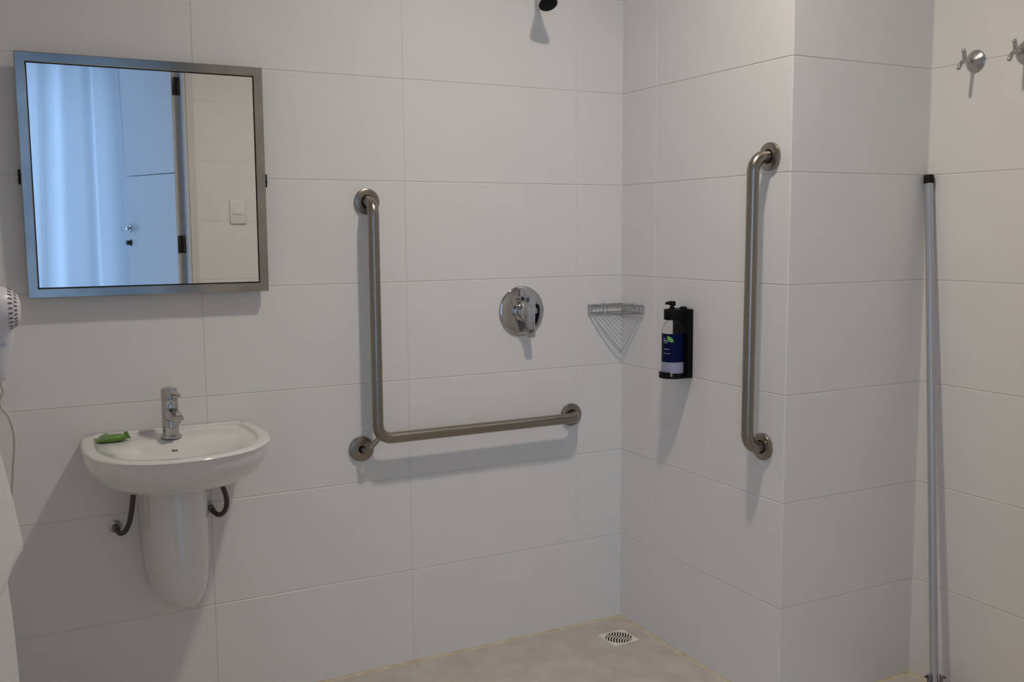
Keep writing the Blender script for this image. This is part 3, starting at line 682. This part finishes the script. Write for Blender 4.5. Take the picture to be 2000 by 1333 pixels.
RY0, RY1, RX, RZ = -1.52, -1.12, -1.935, 1.075
t = thing('towel_rail', (XL, -1.32, RZ), 'steel towel rail on the left wall under the folded towels', 'rail')
bm = N(); tube(bm, rounded([(XL+.001, RY0-.03, RZ), (RX, RY0-.03, RZ), (RX, RY1+.03, RZ), (XL+.001, RY1+.03, RZ)], .02, 6), .008, 16); obj('rail_bar', bm, CHROME2, t)
def towel(name, prof_out, prof_in, th, y0, y1, label, hem=None, amp=.003):
    """a towel draped over the rail: prof = centre line in (x, z) from the room-side hem over the rail to the wall-side hem"""
    t = thing(name, (RX, (y0+y1)/2, prof_out[0][1]), label, 'towel')
    line = smooth_path([(x, 0, z) for x, z in prof_out] + [(x, 0, z) for x, z in prof_in], 7)
    bm = N(); ny = 26; n = len(line); grid = []
    def nrm(i):
        d = (line[min(i+1, n-1)]-line[max(i-1, 0)]).normalized(); return Vector((d.z, 0, -d.x))
    for sgn in (1, -1):
        G = []
        for i in range(n):
            row = []
            for j in range(ny+1):
                y = y0+(y1-y0)*j/ny; sk = -.17*(y1-y)*max(0., min(1., (line[i].x-RX)/.05)); edge = min(j, ny-j)/ny; f = i/(n-1)
                wv = amp*math.sin(y*31+f*3)*(1-math.exp(-abs(line[i].z-RZ)*9))
                h = th*(1 if 0 < i < n-1 and 0 < j < ny else .55)
                row.append(bm.verts.new(line[i] + Vector((wv+sk*(1-math.exp(-abs(line[i].z-RZ)*9)), y, 0)) + nrm(i)*h*sgn*.5))
            G.append(row)
        grid.append(G)
    for G in grid:
        for i in range(n-1):
            for j in range(ny): bm.faces.new((G[i][j], G[i][j+1], G[i+1][j+1], G[i+1][j]))
    A, B = grid
    for j in range(ny):
        for i in (0, n-1): bm.faces.new((A[i][j], A[i][j+1], B[i][j+1], B[i][j]))
    for i in range(n-1):
        for j in (0, ny): bm.faces.new((A[i][j], A[i+1][j], B[i+1][j], B[i][j]))
    obj('cloth', bm, TOWEL, t, angle=60)
    if hem:
        bm = N(); (xa, za), (xb, zb) = hem
        box(bm, (0, y0+.004, 0), (.0022, y1-.004, (Vector((xb, zb))-Vector((xa, za))).length), .001)
        ang = math.atan2(xb-xa, zb-za); xf(bm.verts, Matrix.Translation((xa, 0, za)) @ Matrix.Rotation(ang, 4, 'Y')); obj('woven_hem', bm, TOWEL, t)
towel('bath_towel', [(-1.876, .38), (-1.879, .60), (-1.885, .80), (-1.902, .98), (-1.918, RZ)], [(-1.935, RZ+.016), (-1.952, RZ), (-1.966, .92), (-1.978, .70), (-1.982, .45)], .013, -1.50, -1.15,
      'long white terry bath towel draped over the rail at the left edge')
towel('hand_towel', [(-1.8620, .880), (-1.8715, .945), (-1.885, 1.025), (-1.904, 1.090)], [(-1.935, RZ+.036), (-1.969, RZ), (-1.987, .98), (-1.997, .90)], .014, -1.40, -1.17,
      'short white terry hand towel folded over the longer towel', amp=.0015)

# ------------------------------------------------------------------ light switch, door, curtain (seen in the mirror)
t = thing('light_switch', (-.758, YF, 1.40), 'white wall light switch beside the door frame in the mirror', 'switch')
bm = N(); box(bm, (-.8005, YF, 1.340), (-.7170, YF+.008, 1.466), .006, 3); sp = obj('cover_plate', bm, SWITCH, t)
bm = N(); box(bm, (-.784, YF+.007, 1.388), (-.734, YF+.0115, 1.412), .002); obj('rocker', bm, SWITCH, t)

HP = Vector((-1.014, yb-.012, 0)); ang = math.radians(169.5 + 90)           # the leaf swings out into the bedroom
t = struct(thing('door_1', (HP.x, HP.y, 0), 'white door leaf standing open into the bedroom', 'door'))
del t['label'], t['category']
dd = Vector((math.cos(ang), math.sin(ang), 0)); dn = Vector((-dd.y, dd.x, 0))   # along the leaf, and its thickness direction
if dn.x > 0: dn = -dn
DM = Matrix((( dd.x, dn.x, 0, HP.x), (dd.y, dn.y, 0, HP.y), (0, 0, 1, 0), (0, 0, 0, 1)))
LW, LT = .82, .036
for z0, z1 in ((.012, 1.596), (1.600, 2.425)):
    bm = N(); v = box(bm, (.004, 0, z0), (LW, LT, z1), .0012); xf(v, DM); obj('door_panel', bm, DOORM, t, smooth=False)
bm = N(); v = box(bm, (0, .0005, .012), (.004, LT-.0005, 2.425)); xf(v, DM); obj('edge_band', bm, DEDGE, t, smooth=False)
for zc in (2.03, 1.235, .25):
    bm = N(); v = box(bm, (-.002, .004, zc-.045), (.0005, LT-.002, zc+.045), .0008); xf(v, DM); hg = obj('hinge', bm, HINGE, t)
    bm = N(); lathe(bm, [(0, -.046), (.0045, -.046), (.0045, .046), (0, .046)], DM @ Vector((-.006, -.002, zc)), (0, 0, 1), 12); obj('hinge_pin', bm, HINGE, hg)
bm = N(); lathe(bm, [(0, 0), (.022, 0), (.022, .005), (.010, .008), (.009, .045), (0, .045)], (LW-.055, LT, 1.305), (0, 1, 0), 24); xf(bm.verts, DM); hr = obj('handle_rose', bm, CHROME2, t)
bm = N(); box(bm, (LW-.165, LT+.037, 1.295), (LW-.045, LT+.053, 1.315), .004); xf(bm.verts, DM); obj('handle_lever', bm, CHROME2, hr)
bm = N(); lathe(bm, [(0, 0), (.018, 0), (.018, .005), (.013, .008), (.013, .026), (0, .026)], (LW-.055, LT, 1.222), (0, 1, 0), 24); xf(bm.verts, DM); obj('lock_knob', bm, HINGE, t)

t = thing('curtain', (-1.5, BY+.26, 2.3), 'pale full-length curtain in the bedroom, seen in the mirror', 'curtain')
bm = N(); n = 190; cx0, cx1 = -2.35, -.75; rows = (0.03, .8, 1.6, 2.52); G = []
for z in rows:
    row = []
    for i in range(n+1):
        x = cx0+(cx1-cx0)*i/n; lean = (2.52-z)*.03*math.sin(x*5)
        d = .085*math.sin(x*27.0+.6+.5*math.sin(x*5))+.018*math.sin(x*61+1.3)+.02*math.sin(x*9)
        row.append(bm.verts.new((x+lean+.015*math.sin(x*42), BY+.26+d*(.75+.1*(2.3-z)), z)))
    G.append(row)
for a, b in zip(G, G[1:]):
    for i in range(n): bm.faces.new((a[i], a[i+1], b[i+1], b[i]))
obj('drape', bm, CURT, t, angle=180)
bm = N(); tube(bm, [(cx0-.1, BY+.26, 2.535), (cx1+.1, BY+.26, 2.535)], .012, 14); obj('curtain_rod', bm, CHROME2, t)
